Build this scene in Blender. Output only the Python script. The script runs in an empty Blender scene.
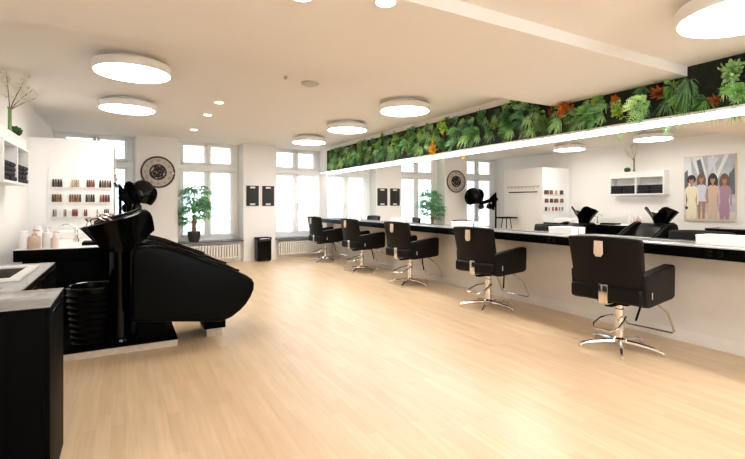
import bpy, bmesh, math, random
from mathutils import Vector, Matrix, Euler
PI = math.pi
C = bpy.context.scene.collection
rnd = random.Random(7)

# ------------------------------------------------------------------ materials
def mat(name, col, rough=.5, metal=0., spec=.5, bump=0., bscale=40., coat=0., var=0., vscale=6., sheen=0., rand=False):
    m = bpy.data.materials.new(name); m.use_nodes = True
    nt = m.node_tree; b = nt.nodes['Principled BSDF']
    b.inputs['Base Color'].default_value = (*col, 1)
    b.inputs['Roughness'].default_value = rough
    b.inputs['Metallic'].default_value = metal
    b.inputs['Specular IOR Level'].default_value = spec
    b.inputs['Coat Weight'].default_value = coat
    b.inputs['Sheen Weight'].default_value = sheen
    tc = nt.nodes.new('ShaderNodeTexCoord')
    if bump:
        n = nt.nodes.new('ShaderNodeTexNoise'); n.inputs['Scale'].default_value = bscale
        n.inputs['Detail'].default_value = 4
        nt.links.new(tc.outputs['Object'], n.inputs['Vector'])
        u = nt.nodes.new('ShaderNodeBump'); u.inputs['Strength'].default_value = bump; u.inputs['Distance'].default_value = .01
        nt.links.new(n.outputs['Fac'], u.inputs['Height']); nt.links.new(u.outputs['Normal'], b.inputs['Normal'])
    if var:
        n2 = nt.nodes.new('ShaderNodeTexNoise'); n2.inputs['Scale'].default_value = vscale
        nt.links.new(tc.outputs['Object'], n2.inputs['Vector'])
        r = nt.nodes.new('ShaderNodeValToRGB')
        r.color_ramp.elements[0].position = .3; r.color_ramp.elements[1].position = .7
        r.color_ramp.elements[0].color = (*[c*(1-var) for c in col], 1)
        r.color_ramp.elements[1].color = (*[min(1, c*(1+var)) for c in col], 1)
        nt.links.new(n2.outputs['Fac'], r.inputs['Fac']); nt.links.new(r.outputs['Color'], b.inputs['Base Color'])
    if rand:
        oi = nt.nodes.new('ShaderNodeObjectInfo'); rr = nt.nodes.new('ShaderNodeValToRGB')
        rr.color_ramp.elements[0].color = (.45, .50, .50, 1); rr.color_ramp.elements[1].color = (2.6, 1.9, 1.7, 1)
        nt.links.new(oi.outputs['Random'], rr.inputs['Fac'])
        mx = nt.nodes.new('ShaderNodeMix'); mx.data_type = 'RGBA'; mx.blend_type = 'MULTIPLY'; mx.inputs[0].default_value = 1
        src = b.inputs['Base Color'].links[0].from_socket
        nt.links.new(src, mx.inputs[6]); nt.links.new(rr.outputs['Color'], mx.inputs[7]); nt.links.new(mx.outputs[2], b.inputs['Base Color'])
    return m

def emit(name, col, s):
    m = bpy.data.materials.new(name); m.use_nodes = True
    nt = m.node_tree; nt.nodes.clear()
    e = nt.nodes.new('ShaderNodeEmission'); e.inputs[0].default_value = (*col, 1); e.inputs[1].default_value = s
    o = nt.nodes.new('ShaderNodeOutputMaterial'); nt.links.new(e.outputs[0], o.inputs[0])
    return m

def glass_mat(name, tint=(.97, .99, 1)):
    m = bpy.data.materials.new(name); m.use_nodes = True
    nt = m.node_tree; nt.nodes.clear()
    t = nt.nodes.new('ShaderNodeBsdfTransparent'); t.inputs[0].default_value = (*tint, 1)
    g = nt.nodes.new('ShaderNodeBsdfGlossy'); g.inputs['Roughness'].default_value = .02
    f = nt.nodes.new('ShaderNodeFresnel'); f.inputs[0].default_value = 1.3
    x = nt.nodes.new('ShaderNodeMixShader'); o = nt.nodes.new('ShaderNodeOutputMaterial')
    nt.links.new(f.outputs[0], x.inputs[0]); nt.links.new(t.outputs[0], x.inputs[1]); nt.links.new(g.outputs[0], x.inputs[2])
    nt.links.new(x.outputs[0], o.inputs[0])
    return m

def floor_mat():
    m = bpy.data.materials.new('oak_parquet'); m.use_nodes = True
    nt = m.node_tree; b = nt.nodes['Principled BSDF']; L = nt.links.new
    tc = nt.nodes.new('ShaderNodeTexCoord')
    mp = nt.nodes.new('ShaderNodeMapping'); mp.inputs['Rotation'].default_value = (0, 0, PI/2)
    L(tc.outputs['Object'], mp.inputs['Vector'])
    br = nt.nodes.new('ShaderNodeTexBrick')
    br.inputs['Scale'].default_value = 1; br.inputs['Brick Width'].default_value = .46; br.inputs['Row Height'].default_value = .068
    br.inputs['Mortar Size'].default_value = .0007; br.inputs['Bias'].default_value = 0
    br.offset = .37; br.offset_frequency = 2
    br.inputs['Color1'].default_value = FLOOR1; br.inputs['Color2'].default_value = FLOOR2
    br.inputs['Mortar'].default_value = (.60, .43, .25, 1)
    L(mp.outputs[0], br.inputs['Vector'])
    mp2 = nt.nodes.new('ShaderNodeMapping'); mp2.inputs['Scale'].default_value = (22, 1.2, 1)
    L(tc.outputs['Object'], mp2.inputs['Vector'])
    n = nt.nodes.new('ShaderNodeTexNoise'); n.inputs['Scale'].default_value = 1.6; n.inputs['Detail'].default_value = 5
    L(mp2.outputs[0], n.inputs['Vector'])
    r = nt.nodes.new('ShaderNodeValToRGB')
    r.color_ramp.elements[0].position = .28; r.color_ramp.elements[0].color = (.87, .84, .80, 1)
    r.color_ramp.elements[1].position = .7; r.color_ramp.elements[1].color = (1.06, 1.06, 1.08, 1)
    L(n.outputs['Fac'], r.inputs['Fac'])
    mx = nt.nodes.new('ShaderNodeMix'); mx.data_type = 'RGBA'; mx.blend_type = 'MULTIPLY'; mx.inputs[0].default_value = .75
    L(br.outputs['Color'], mx.inputs[6]); L(r.outputs['Color'], mx.inputs[7])
    L(mx.outputs[2], b.inputs['Base Color'])
    b.inputs['Roughness'].default_value = .36; b.inputs['Specular IOR Level'].default_value = .55
    return m

FLOOR1 = (.74, .555, .355, 1); FLOOR2 = (.67, .485, .295, 1)
M = {}
M['floor'] = floor_mat()
M['wall'] = mat('white_plaster', (.86, .84, .81), .75, bump=.05, bscale=60)
M['ceil'] = mat('warm_white_ceiling', (.84, .80, .75), .85, bump=.03, bscale=80)
M['white'] = mat('white_lacquer', (.86, .855, .845), .35)
M['white_frame'] = mat('white_window_paint', (.90, .91, .92), .4)
M['panel'] = mat('cream_panel', (.80, .745, .69), .45, var=.03)
M['leather'] = mat('black_leather', (.0065, .0052, .0045), .42, spec=.14, bump=.12, bscale=220)
M['vinyl'] = mat('black_vinyl', (.002, .002, .002), .30, spec=.06, bump=.06, bscale=150)
M['black_gloss'] = mat('black_gloss', (.0025, .0025, .0025), .12, spec=.22)
M['black_satin'] = mat('black_satin', (.0015, .0015, .0015), .45, spec=.025)
M['black_matte'] = mat('black_matte', (.015, .015, .016), .7)
M['cushion'] = mat('cushion_vinyl', (.006, .006, .006), .3, spec=.4, bump=.05, bscale=150)
M['bin_black'] = mat('bin_black', (.002, .002, .002), .25, spec=.08)
M['chrome'] = mat('chrome', (.78, .75, .72), .12, 1)
M['steel'] = mat('brushed_steel', (.62, .61, .60), .28, 1)
M['steel_shaded'] = mat('shaded_steel', (.16, .15, .14), .35, .8)  # sink bowl only: the shade inside it is put into the steel colour
M['mirror'] = mat('mirror_silver', (.93, .935, .93), .0, 1)
M['glass'] = glass_mat('window_glass')
M['counter_top'] = mat('pale_glass_top', (.42, .44, .45), .08, coat=.6)
M['grey_top'] = mat('grey_stone_top', (.24, .235, .23), .16, var=.08, vscale=3)
M['wood'] = mat('wood_edge', (.60, .50, .40), .5, var=.1, vscale=20)
M['sill'] = mat('dark_sill_stone', (.07, .072, .078), .4)
M['radiator'] = mat('radiator_enamel', (.83, .79, .72), .4)
M['lamp'] = emit('lamp_diffuser', (1, .968, .925), 9.0)
M['led'] = emit('led_diffuser', (1, .965, .92), 7.0)
M['spot'] = emit('spot_diffuser', (1, .94, .86), 9.)
M['towel'] = mat('dark_towel', (.018, .016, .022), .95, bump=.6, bscale=300)
M['moss'] = mat('dark_moss', (.012, .018, .010), .95, bump=1, bscale=120, var=.5, vscale=50)
M['fern1'] = mat('fern_green', (.10, .30, .08), .5, var=.35, vscale=9, rand=True)
M['fern2'] = mat('blue_green_leaf', (.11, .34, .18), .5, var=.3, vscale=9, rand=True)
M['leaf_dark'] = mat('deep_green_leaf', (.035, .15, .035), .4, var=.35, vscale=9, rand=True)
M['leaf_pale'] = mat('pale_green_leaf', (.36, .58, .25), .55, var=.3, vscale=14)
M['leaf_lime'] = mat('lime_leaf', (.24, .46, .09), .5, var=.3, vscale=14, rand=True)
M['grass'] = mat('grass_blade', (.26, .52, .26), .5, var=.3, vscale=9, rand=True)
M['rust'] = mat('rust_leaf', (.34, .085, .02), .5, var=.35, vscale=20)
M['orange'] = mat('orange_bloom', (.62, .17, .012), .5, var=.25, vscale=20)
M['yellow'] = mat('yellow_bloom', (.72, .40, .03), .5, var=.2, vscale=20)
M['plant'] = mat('pachira_leaf', (.18, .46, .20), .4, var=.35, vscale=10)
M['trunk'] = mat('pale_bark', (.27, .17, .10), .8, bump=.4, bscale=40)
M['pot'] = mat('dark_pot', (.028, .026, .025), .5)
M['soil'] = mat('soil', (.03, .02, .015), .95)
M['rosegold'] = mat('rose_gold', (.66, .49, .39), .42, .8)
M['pink'] = mat('blush_plastic', (.76, .60, .52), .35)
M['clearwhite'] = mat('frosted_white', (.84, .82, .82), .3)
M['clock_dark'] = mat('aged_iron', (.055, .042, .033), .5, .4)
M['clock_face'] = mat('clock_cream', (.54, .48, .42), .6, var=.1, vscale=12)
M['clock_num'] = mat('clock_numeral', (.10, .08, .065), .6)
M['beige'] = mat('beige_leather', (.68, .56, .43), .4)
M['gravel'] = mat('facade_paint', (.235, .245, .255), .8)
M['facade_win'] = mat('facade_glass', (.12, .145, .17), .3)
M['grey'] = mat('grey_plastic', (.52, .48, .43), .5)
M['blossom'] = mat('blossom', (.84, .82, .70), .6)
M['vase'] = mat('green_glass', (.16, .27, .09), .12)
M['mossball'] = mat('moss_ball', (.03, .085, .02), .95, bump=1, bscale=60, var=.4, vscale=20)
M['twig'] = mat('twig', (.16, .10, .06), .8)
M['hair_rail'] = mat('beige_rail', (.66, .57, .45), .5)

# ------------------------------------------------------------------ mesh helpers
def new(): return bmesh.new()

def _merge(bm, tb, mi=0):
    for f in tb.faces: f.material_index = mi
    me = bpy.data.meshes.new('tmp'); tb.to_mesh(me); tb.free()
    bm.from_mesh(me); bpy.data.meshes.remove(me)

def box(bm, x0, x1, y0, y1, z0, z1, bev=0., seg=2, mi=0, mtx=None):
    tb = bmesh.new(); bmesh.ops.create_cube(tb, size=1)
    for v in tb.verts:
        v.co = Vector(((x0+x1)/2+v.co.x*(x1-x0), (y0+y1)/2+v.co.y*(y1-y0), (z0+z1)/2+v.co.z*(z1-z0)))
    if bev: bmesh.ops.bevel(tb, geom=tb.edges[:], offset=bev, segments=seg, profile=.6, affect='EDGES')
    if mtx is not None: bmesh.ops.transform(tb, matrix=mtx, verts=tb.verts)
    _merge(bm, tb, mi); return bm

def tube(bm, pts, rad, n=10, mi=0, closed=False, caps=True):
    tb = bmesh.new(); pts = [Vector(p) for p in pts]; N = len(pts)
    R = rad if isinstance(rad, (list, tuple)) else [rad]*N
    rings = []; up = None
    for i, p in enumerate(pts):
        a = pts[(i-1) % N] if (closed or i > 0) else p
        b = pts[(i+1) % N] if (closed or i < N-1) else p
        t = (b-a).normalized()
        if up is None:
            up = Vector((0, 0, 1)) if abs(t.z) < .9 else Vector((1, 0, 0))
        s = t.cross(up).normalized(); up = s.cross(t).normalized()
        rings.append([tb.verts.new(p+R[i]*(math.cos(2*PI*k/n)*s+math.sin(2*PI*k/n)*up)) for k in range(n)])
    for i in range(N if closed else N-1):
        r, q = rings[i], rings[(i+1) % N]
        for k in range(n): tb.faces.new((r[k], r[(k+1) % n], q[(k+1) % n], q[k]))
    if caps and not closed:
        tb.faces.new(rings[0][::-1]); tb.faces.new(rings[-1])
    bmesh.ops.recalc_face_normals(tb, faces=tb.faces[:])
    _merge(bm, tb, mi); return bm

def lathe(bm, prof, c=(0, 0, 0), n=28, mi=0, sx=1., sy=1.):
    tb = bmesh.new(); rings = []
    for r, z in prof:
        rings.append([tb.verts.new((c[0]+sx*r*math.cos(2*PI*k/n), c[1]+sy*r*math.sin(2*PI*k/n), c[2]+z)) for k in range(n)])
    for a, b in zip(rings, rings[1:]):
        for k in range(n): tb.faces.new((a[k], a[(k+1) % n], b[(k+1) % n], b[k]))
    tb.faces.new(rings[0][::-1]); tb.faces.new(rings[-1])
    bmesh.ops.recalc_face_normals(tb, faces=tb.faces[:])
    _merge(bm, tb, mi); return bm

def prism(bm, poly, d0, d1, axis='y', bev=0., seg=3, mi=0):
    """poly of (a,b): axis y -> (x,z); axis z -> (x,y); axis x -> (y,z)"""
    tb = bmesh.new()
    def P(a, b, d):
        return (a, d, b) if axis == 'y' else ((a, b, d) if axis == 'z' else (d, a, b))
    A = [tb.verts.new(P(a, b, d0)) for a, b in poly]; B = [tb.verts.new(P(a, b, d1)) for a, b in poly]
    n = len(poly)
    fa = tb.faces.new(A); fb = tb.faces.new(B[::-1])
    for i in range(n): tb.faces.new((A[i], B[i], B[(i+1) % n], A[(i+1) % n]))
    bmesh.ops.recalc_face_normals(tb, faces=tb.faces[:])
    if bev:
        ed = [e for e in tb.edges if (e.verts[0] in A and e.verts[1] in A) or (e.verts[0] in B and e.verts[1] in B)]
        bmesh.ops.bevel(tb, geom=ed, offset=bev, segments=seg, profile=.55, affect='EDGES')
    _merge(bm, tb, mi); return bm

def obj(name, bm, m, parent=None, loc=None, smooth=35):
    me = bpy.data.meshes.new(name); bm.to_mesh(me); bm.free()
    for x in (m if isinstance(m, (list, tuple)) else [m]): me.materials.append(x)
    if smooth:
        me.polygons.foreach_set('use_smooth', [True]*len(me.polygons))
        me.set_sharp_from_angle(angle=math.radians(smooth))
    o = bpy.data.objects.new(name, me); C.objects.link(o)
    if parent: o.parent = parent
    if loc: o.location = loc
    return o

def tag(o, label, cat, group=None, kind=None):
    o['label'] = label; o['category'] = cat
    if group: o['group'] = group
    if kind: o['kind'] = kind
    return o

def thing(name, label, cat, loc=(0, 0, 0), rz=0., group=None):
    o = bpy.data.objects.new(name, None); C.objects.link(o); o.empty_display_size = .1
    o.location = loc; o.rotation_euler = (0, 0, rz)
    return tag(o, label, cat, group)

def struct(name, bm, m, parent=None, loc=None, smooth=35):
    o = obj(name, bm, m, parent, loc, smooth)
    if not parent: o['kind'] = 'structure'
    return o

def dup(root, loc, rz=None, label=None, scale=None):
    r = root.copy(); C.objects.link(r); r.location = loc
    if rz is not None: r.rotation_euler = (0, 0, rz)
    if label: r['label'] = label
    for ch in list(root.children):
        c = ch.copy(); C.objects.link(c); c.parent = r
        for g in list(ch.children):
            d = g.copy(); C.objects.link(d); d.parent = c
    return r

# ------------------------------------------------------------------ dimensions
H = 1.2                       # eye height
XR = 4.074                    # mirror plane
XL = -1.07                    # left wall
XP = 4.23                     # panel below the counter
ZC, ZM, ZN = 2.45, 2.21, 2.285    # ceiling far / beam / near
YN = -2.6                     # near wall
# the window wall stands 5.7 degrees askew to the mirror wall: local frame with y = 0 on its face
PHI = math.radians(5.72); BX, BY = 2.6, 9.32
def bl(X): return (X-BX)/math.cos(PHI)
def bw(X, off=0., Z=0.):      # a point `off` behind the wall face at room coordinate X
    return (X-off*math.sin(PHI), BY+(X-BX)*math.tan(PHI)+off*math.cos(PHI), Z)
COLS = [(-1.5, -1.05), (.17, .861), (2.129, 2.822), (4.085, 4.75)]
WINS = [(-1.05, .17), (.861, 2.129), (2.822, 4.085)]
WD, WT = .40, .72             # depth of the window frames, thickness of the wall

# ------------------------------------------------------------------ shell
struct('floor', box(new(), XL-.3, 4.75, YN-.2, 10.4, -.1, 0), M['floor'])
struct('ceiling', box(new(), XL-.3, 4.75, YN-.2, 10.4, ZC, ZC+.12), M['ceil'])
XB = 3.885
struct('ceiling_beam', box(new(), XL, XB, 1.83, 3.08, ZM, ZC+.01), M['ceil'])
struct('ceiling_near', box(new(), XL, XB, YN, 1.83, ZN, ZC+.005), M['ceil'])
bm = new()
for a, b in COLS: box(bm, bl(a), bl(b), 0, WT, 0, ZC)
for a, b in WINS:
    box(bm, bl(a), bl(b), .13, WT, 0, .43)
    box(bm, bl(a), bl(b), WD-.05, WT, 2.425, ZC)
wb = struct('wall_back', bm, M['wall'], loc=(BX, BY, 0)); wb.rotation_euler = (0, 0, PHI)
struct('wall_left', box(new(), XL-.2, XL, YN, 9.9, 0, ZC), M['wall'])
struct('wall_right', box(new(), 4.28, 4.75, YN, 9.9, 0, ZC), M['wall'])
bm = new()
box(bm, XL-.2, .4, YN-.2, YN, 0, ZC); box(bm, 2.8, 4.75, YN-.2, YN, 0, ZC)
box(bm, .4, 2.8, YN-.2, YN, 0, .8); box(bm, .4, 2.8, YN-.2, YN, 2.2, ZC)
struct('wall_near', bm, M['wall'])
bm = new()
for x in (.43, 1.6, 2.77): box(bm, x-.03, x+.03, YN-.12, YN-.06, .8, 2.2)
for z in (.83, 2.17): box(bm, .4, 2.8, YN-.12, YN-.06, z-.03, z+.03)
w = struct('window_4', bm, M['white_frame'])  # unseen window, added to let fill daylight in from behind the camera
for a, b in ((.46, 1.57), (1.63, 2.74)): obj('pane', box(new(), a, b, YN-.095, YN-.089, .86, 2.14), M['glass'], w)
# right-hand side: lower panel, mirror wall, bulkhead
struct('wall_panel', box(new(), XP, 4.29, -.3, 9.45, .1, .80), M['panel'])
struct('baseboard_right', box(new(), XP-.006, 4.29, -.3, 9.45, 0, .1, .002), M['panel'])
struct('wall_mirror_backing', box(new(), XR+.018, 4.29, -.3, 9.44, .80, 1.915), M['wall'])
XG, ZG0, ZG1 = 3.893, 1.903, 2.37
struct('wall_bulkhead', box(new(), XG+.018, 4.29, -.3, 9.44, ZG0+.014, ZC), M['wall'])
struct('baseboard_left', box(new(), XL, XL+.015, 3.8, 6.87, 0, .09, .003), M['white'])
struct('wall_partition', box(new(), XL, -.145, 6.88, 8.05, 0, 2.036, .004), M['white'])
bm = box(new(), XL+.02, .382, 4.065, 6.6, 0, .052)
pl = struct('floor_platform', bm, M['wood'])
obj('platform_top', box(new(), XL+.02, .386, 4.06, 6.6, .052, .064, .003), M['black_satin'], pl)

# ------------------------------------------------------------------ windows
for i, (A, B) in enumerate(WINS):
    a, b = bl(A), bl(B)
    fx0, fx1 = a+.03, b-.03
    bm = new(); y0, y1 = WD-.03, WD+.05
    Z0, Z1 = .45, 2.43
    gx0, gx1 = fx0+.14, fx1-.115
    box(bm, fx0-.035, gx0-.05, y0, y1, Z0, Z1, .006); box(bm, gx1+.05, fx1+.035, y0, y1, Z0, Z1, .006)
    box(bm, fx0, fx1, y0, y1, Z0, .515, .006); box(bm, fx0, fx1, y0, y1, 2.415, Z1, .004)
    box(bm, fx0, fx1, y0-.02, y1, 1.885, 1.975, .012)
    mx = (gx0+gx1)/2
    for x0, x1 in ((gx0-.05, mx-.003), (mx+.003, gx1+.05)):
        for z0, z1 in ((.515, 1.885), (1.975, 2.415)):
            t = .06
            box(bm, x0, x0+t, y0-.012, y1-.02, z0, z1, .006); box(bm, x1-t, x1, y0-.012, y1-.02, z0, z1, .006)
            box(bm, x0, x1, y0-.012, y1-.02, z0, z0+.06, .006); box(bm, x0, x1, y0-.012, y1-.02, z1-.045, z1, .006)
    w = struct('window_%d' % (i+1), bm, M['white_frame'], loc=(BX, BY, 0)); w.rotation_euler = (0, 0, PHI)
    for x0, x1 in ((gx0, mx-.055), (mx+.055, gx1)):
        for z0, z1 in ((.57, 1.845), (2.03, 2.375)):
            obj('pane', box(new(), x0, x1, WD+.004, WD+.010, z0, z1), M['glass'], w)
    bm = tube(new(), [(mx+.03, y0-.012, 1.2), (mx+.03, y0-.05, 1.2), (mx+.03, y0-.05, 1.08)], .009)
    obj('window_handle', bm, M['steel'], w)
    q = struct('trim_%d' % (i+1), box(new(), a+.001, b-.001, -.03, WD-.03, .43, .45, .004), M['sill'], loc=(BX, BY, 0)); q.rotation_euler = (0, 0, PHI)

# radiators in the niches
def radiator(a, b, label):
    t = thing('radiator', label, 'radiator', bw((a+b)/2, .075), PHI, 'ribbed radiators under the windows')
    w = (b-a)/2; bm = new(); n = int((b-a)/.052)
    for k in range(n):
        x = -w+(k+.5)*(2*w/n)
        box(bm, x-.018, x+.018, -.045, .035, .07, .37, .012, 2)
    box(bm, -w, w, -.03, .02, .085, .115, .01); box(bm, -w, w, -.03, .02, .325, .355, .01)
    obj('ribs', bm, M['radiator'], t)
    for x in (-w+.1, w-.1): obj('foot', tube(new(), [(x, -.01, 0), (x, -.01, .09)], .012), M['radiator'], t)
    obj('valve', tube(new(), [(-w-.03, -.03, .29), (-w+.01, -.03, .29)], .02), M['grey'], t)
    obj('supply_pipe', tube(new(), [(-w-.03, -.02, 0), (-w-.03, -.02, .29)], .009), M['radiator'], t)
radiator(-.30, .13, 'short cream ribbed radiator at the left, mostly behind the black wash chairs')
radiator(.98, 2.07, 'cream ribbed radiator under the window with the potted plant')
radiator(2.90, 4.06, 'cream ribbed radiator under the window beside the counter end')

# ------------------------------------------------------------------ street outside
t = thing('building', 'pale facade across the street seen through the back windows', 'building', (0.0, 19.5, -4))
bm = new()
box(bm, -14, 14, 0, 3, 0, 15)
for z in (3.9, 7.3, 10.7): box(bm, -14, 14, -.12, 0, z, z+.14)
obj('facade', bm, M['gravel'], t)
for z in (4.7, 8.1, 11.4):
    for k in range(11):
        x = -12.6+k*2.4
        f = obj('window', box(box(new(), x-.62, x+.62, -.06, .02, z-.1, z+1.9), x-.7, x+.7, -.14, .02, z-.18, z-.1), M['white_frame'], t)
        obj('pane', box(new(), x-.5, x+.5, -.075, -.06, z, z+1.8), M['facade_win'], f)
t = thing('railing', 'grey street railing outside, low in the window panes', 'railing', (2, 14.2, -3.9))
bm = new()
box(bm, -14, 14, -1.2, 8, -.2, 0)
tag(obj('street_ground', bm, M['gravel'], loc=(2, 14.2, -3.9)), 'pale street ground outside, below the windows', 'ground', kind='structure')
bm = new()
for z in (4.0, 4.6, 5.0): tube(bm, [(-5, 0, z), (5, 0, z)], .022, 6)
obj('rail', bm, M['grey'], t)
for k in range(9): obj('post', tube(new(), [(-4+k*1.0, 0, 0), (-4+k*1.0, 0, 5.02)], .03, 6), M['grey'], t)

t = thing('hanging_sign', 'dark hanging shop sign on a brass bracket outside the left window', 'sign', bw(.24, WT, 1.80))
obj('bracket', tube(tube(new(), [(0, -.005, 0), (-.25, .3, 0), (-.43, .5, 0)], .013), [(0, -.005, -.2), (-.22, .26, 0)], .009), M['yellow'], t)
obj('chain', tube(new(), [(-.36, .42, 0), (-.36, .42, -.14)], .008), M['clock_dark'], t)
bm = new()
tube(bm, [(-.36+.09*math.cos(a), .42, -.21-.055*math.sin(a)) for a in [PI*k/8 for k in range(9)]], .022)
tube(bm, [(-.36, .42, -.13), (-.36, .42, -.28)], .022)
box(bm, -.46, -.26, .40, .44, -.235, -.205, .006)
obj('emblem', bm, M['clock_dark'], t)

# ------------------------------------------------------------------ mirror panels
MIR = [(-.21, 1.404), (1.404, 3.018), (3.018, 4.632), (4.632, 6.246), (6.246, 7.86), (7.86, 9.43)]
NM = ['outside the frame at the near end', 'showing the reflected poster and towel shelf', 'showing the reflected colour charts and dryer hood',
      'showing the reflected round clock', 'showing the reflected potted plant', 'at its far end']
for (a, b), nm in zip(MIR, NM):
    bm = box(new(), 0, .012, -(b-a)/2+.0012, (b-a)/2-.0012, -.513, .513)
    o = obj('mirror', bm, M['mirror'], loc=(XR, (a+b)/2, 1.401), smooth=0)
    tag(o, 'tall frameless wall mirror above the counter, ' + nm, 'mirror', 'mirror panels above the counter')

# ------------------------------------------------------------------ counter
t = thing('counter', 'long black styling counter with pale glass top under the mirrors', 'counter', (3.80, 4.6, .784))
obj('fascia', box(new(), 0, .42, -4.9, 4.82, 0, .085, .004), M['black_satin'], t)
obj('worktop', box(new(), -.004, .285, -4.9, 4.82, .085, .095, .002), M['counter_top'], t)
for y in (1.576, 3.0, 4.6, 6.2, 7.8):
    s = obj('socket', lathe(new(), [(.024, 0), (.024, .006), (.019, .007), (.017, .004)], n=18), M['black_gloss'], t, (-.0005, y-4.6, .045))
    s.rotation_euler = (0, -PI/2, 0)
    s2 = obj('flap', box(new(), -.022, .022, .045, .10, 0, .005, .002), M['black_gloss'], t, (-.0005, y-4.6, .045)); s2.rotation_euler = (0, -PI/2, 0)
def tissue_box(y, l, label):
    t = thing('tool_box', label, 'box', (4.015, y, .879), 0, 'white boxes standing against the mirror')
    obj('box_body', box(new(), -.05, .05, -l/2, l/2, 0, .062, .004), M['white'], t)
    obj('lid', box(new(), -.052, .052, -l/2-.002, l/2+.002, .062, .076, .004), M['white'], t)
tissue_box(1.47, .68, 'long white box on the counter near the right edge of the photo')
tissue_box(3.07, .28, 'white box on the counter between the two nearest chairs')
tissue_box(4.67, .34, 'white box on the counter below the round clock reflection')
tissue_box(6.28, .34, 'white box on the counter left of the reflected plant')
tissue_box(7.9, .34, 'small looking white box near the far end of the counter')

# ------------------------------------------------------------------ styling chairs
def make_chair():
    t = thing('styling_chair', 'x', 'chair', (0, 0, 0), 0, 'styling chairs along the counter')
    # base star
    bm = new()
    for k in range(5):
        a = 2*PI*k/5-.12
        p = [(r*math.cos(a), r*math.sin(a), z) for r, z in ((.03, .062), (.12, .060), (.23, .048), (.315, .028))]
        tube(bm, p, [.024, .022, .018, .014], 10)
    lathe(bm, [(.05, .05), (.055, .06), (.055, .085), (.035, .10)], n=20)
    b = obj('star_base', bm, M['chrome'], t)
    for k in range(5):
        a = 2*PI*k/5-.12
        obj('glide', lathe(new(), [(.018, 0), (.02, .004), (.016, .028)], (.305*math.cos(a), .305*math.sin(a), 0), 12), M['chrome'], b)
    obj('column', lathe(new(), [(.036, .09), (.036, .33), (.03, .335), (.03, .40)], n=20), M['chrome'], t)
    # pump lever: a chrome loop at the rear
    obj('pump_lever', tube(new(), [(.0, .05, .27), (-.08, .11, .25), (-.19, .12, .21), (-.24, .09, .19), (-.24, -.05, .19), (-.19, -.08, .21), (-.08, -.07, .25), (.0, -.05, .27)], .009), M['chrome'], t)
    obj('seat_mechanism', box(box(new(), -.13, .13, -.12, .12, .385, .42, .008), -.19, -.05, -.03, .03, .37, .40, .008), M['black_satin'], t)
    # seat shell & cushion
    pr = [(-.21, .43), (-.16, .412), (.20, .412), (.25, .43), (.25, .52), (-.21, .52)]
    obj('seat_shell', prism(new(), pr, -.272, .272, 'y', .03), M['leather'], t)
    obj('seat_cushion', box(new(), -.15, .25, -.212, .212, .50, .585, .035, 4), M['leather'], t)
    for s in (-1, 1):
        pr = [(-.215, .44), (-.19, .412), (-.14, .405), (.26, .425), (.295, .435), (.31, .455), (.315, .675), (.305, .697), (.28, .705), (-.16, .662), (-.225, .655), (-.23, .64)]
        y0, y1 = (.212, .292) if s > 0 else (-.292, -.212)
        arm = obj('armrest', prism(new(), pr, y0, y1, 'y', .014), M['leather'], t)
        if s < 0: obj('label_tag', box(new(), -.112, -.104, -.2945, -.291, .47, .52), M['white'], arm)
    # backrest: gently curved slab, reclined
    bm = new(); tb = bmesh.new(); N, K = 12, 8; g = {}
    for side in (0, 1):
        for i in range(N+1):
            for k in range(K+1):
                u = i/N*2-1; v = k/K
                hw = .266+.024*v
                x = -.165-.105*v - (.075-.02*v)*(1-side) + .035*(u*u)*(1)
                y = u*hw; z = .475+.468*v-.012*u*u*v
                g[side, i, k] = tb.verts.new((x, y, z))
    for side in (0, 1):
        for i in range(N):
            for k in range(K):
                q = [g[side, i, k], g[side, i+1, k], g[side, i+1, k+1], g[side, i, k+1]]
                tb.faces.new(q)
    for i in range(N):
        for k in (0, K): tb.faces.new([g[0, i, k], g[0, i+1, k], g[1, i+1, k], g[1, i, k]])
    for k in range(K):
        for i in (0, N): tb.faces.new([g[0, i, k], g[0, i, k+1], g[1, i, k+1], g[1, i, k]])
    bmesh.ops.recalc_face_normals(tb, faces=tb.faces[:])
    ed = [e for e in tb.edges if len(e.link_faces) == 2 and e.calc_face_angle(0) > .9]
    bmesh.ops.bevel(tb, geom=ed, offset=.02, segments=3, profile=.6, affect='EDGES')
    _merge(bm, tb)
    bk = obj('backrest', bm, M['leather'], t)
    obj('hand_tab', prism(new(), [(-.032, .908), (.032, .908), (.035, .81), (.02, .785), (-.02, .785), (-.035, .81)], -.006, .006, 'x', .003), M['beige'], bk).location = (-.341, 0, 0)
    tabm = bk.children[0]; tabm.rotation_euler = (0, 0, 0)
    # lower wrap and metal clip
    obj('lower_wrap', box(new(), -.262, -.15, -.280, .280, .425, .545, .03, 3), M['leather'], t)
    cl = new(); 
    box(cl, -.272, -.260, -.036, .036, .41, .56, .004)
    box(cl, -.268, -.15, -.036, .036, .402, .414, .004)
    obj('metal_clip', cl, M['chrome'], t)
    # footrest
    fr = [(.10, -.06, .42), (.22, -.17, .395), (.34, -.225, .29), (.42, -.245, .13), (.415, -.23, .112), (.415, .13, .112), (.42, .145, .13), (.34, .15, .29), (.22, .13, .395), (.10, .06, .42)]
    f = obj('footrest', tube(new(), fr, .0095, 10), M['chrome'], t)
    obj('footrest_strut', tube(new(), [(.13, -.12, .40), (.24, -.02, .20)], .009, 8), M['black_satin'], f)
    return t
chair = make_chair()
CH = [((3.575, 2.19), 6, 'black leather styling chair closest to the camera, large at the right of the photo'),
      ((3.665, 3.80), 5, 'second styling chair from the camera, below the reflected clock'),
      ((3.70, 5.46), 4, 'middle one of the five black styling chairs along the counter'),
      ((3.67, 6.95), 3, 'fourth styling chair from the camera, second from the back windows'),
      ((3.63, 8.50), 4, 'black styling chair farthest from the camera, by the back window radiator')]
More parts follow.
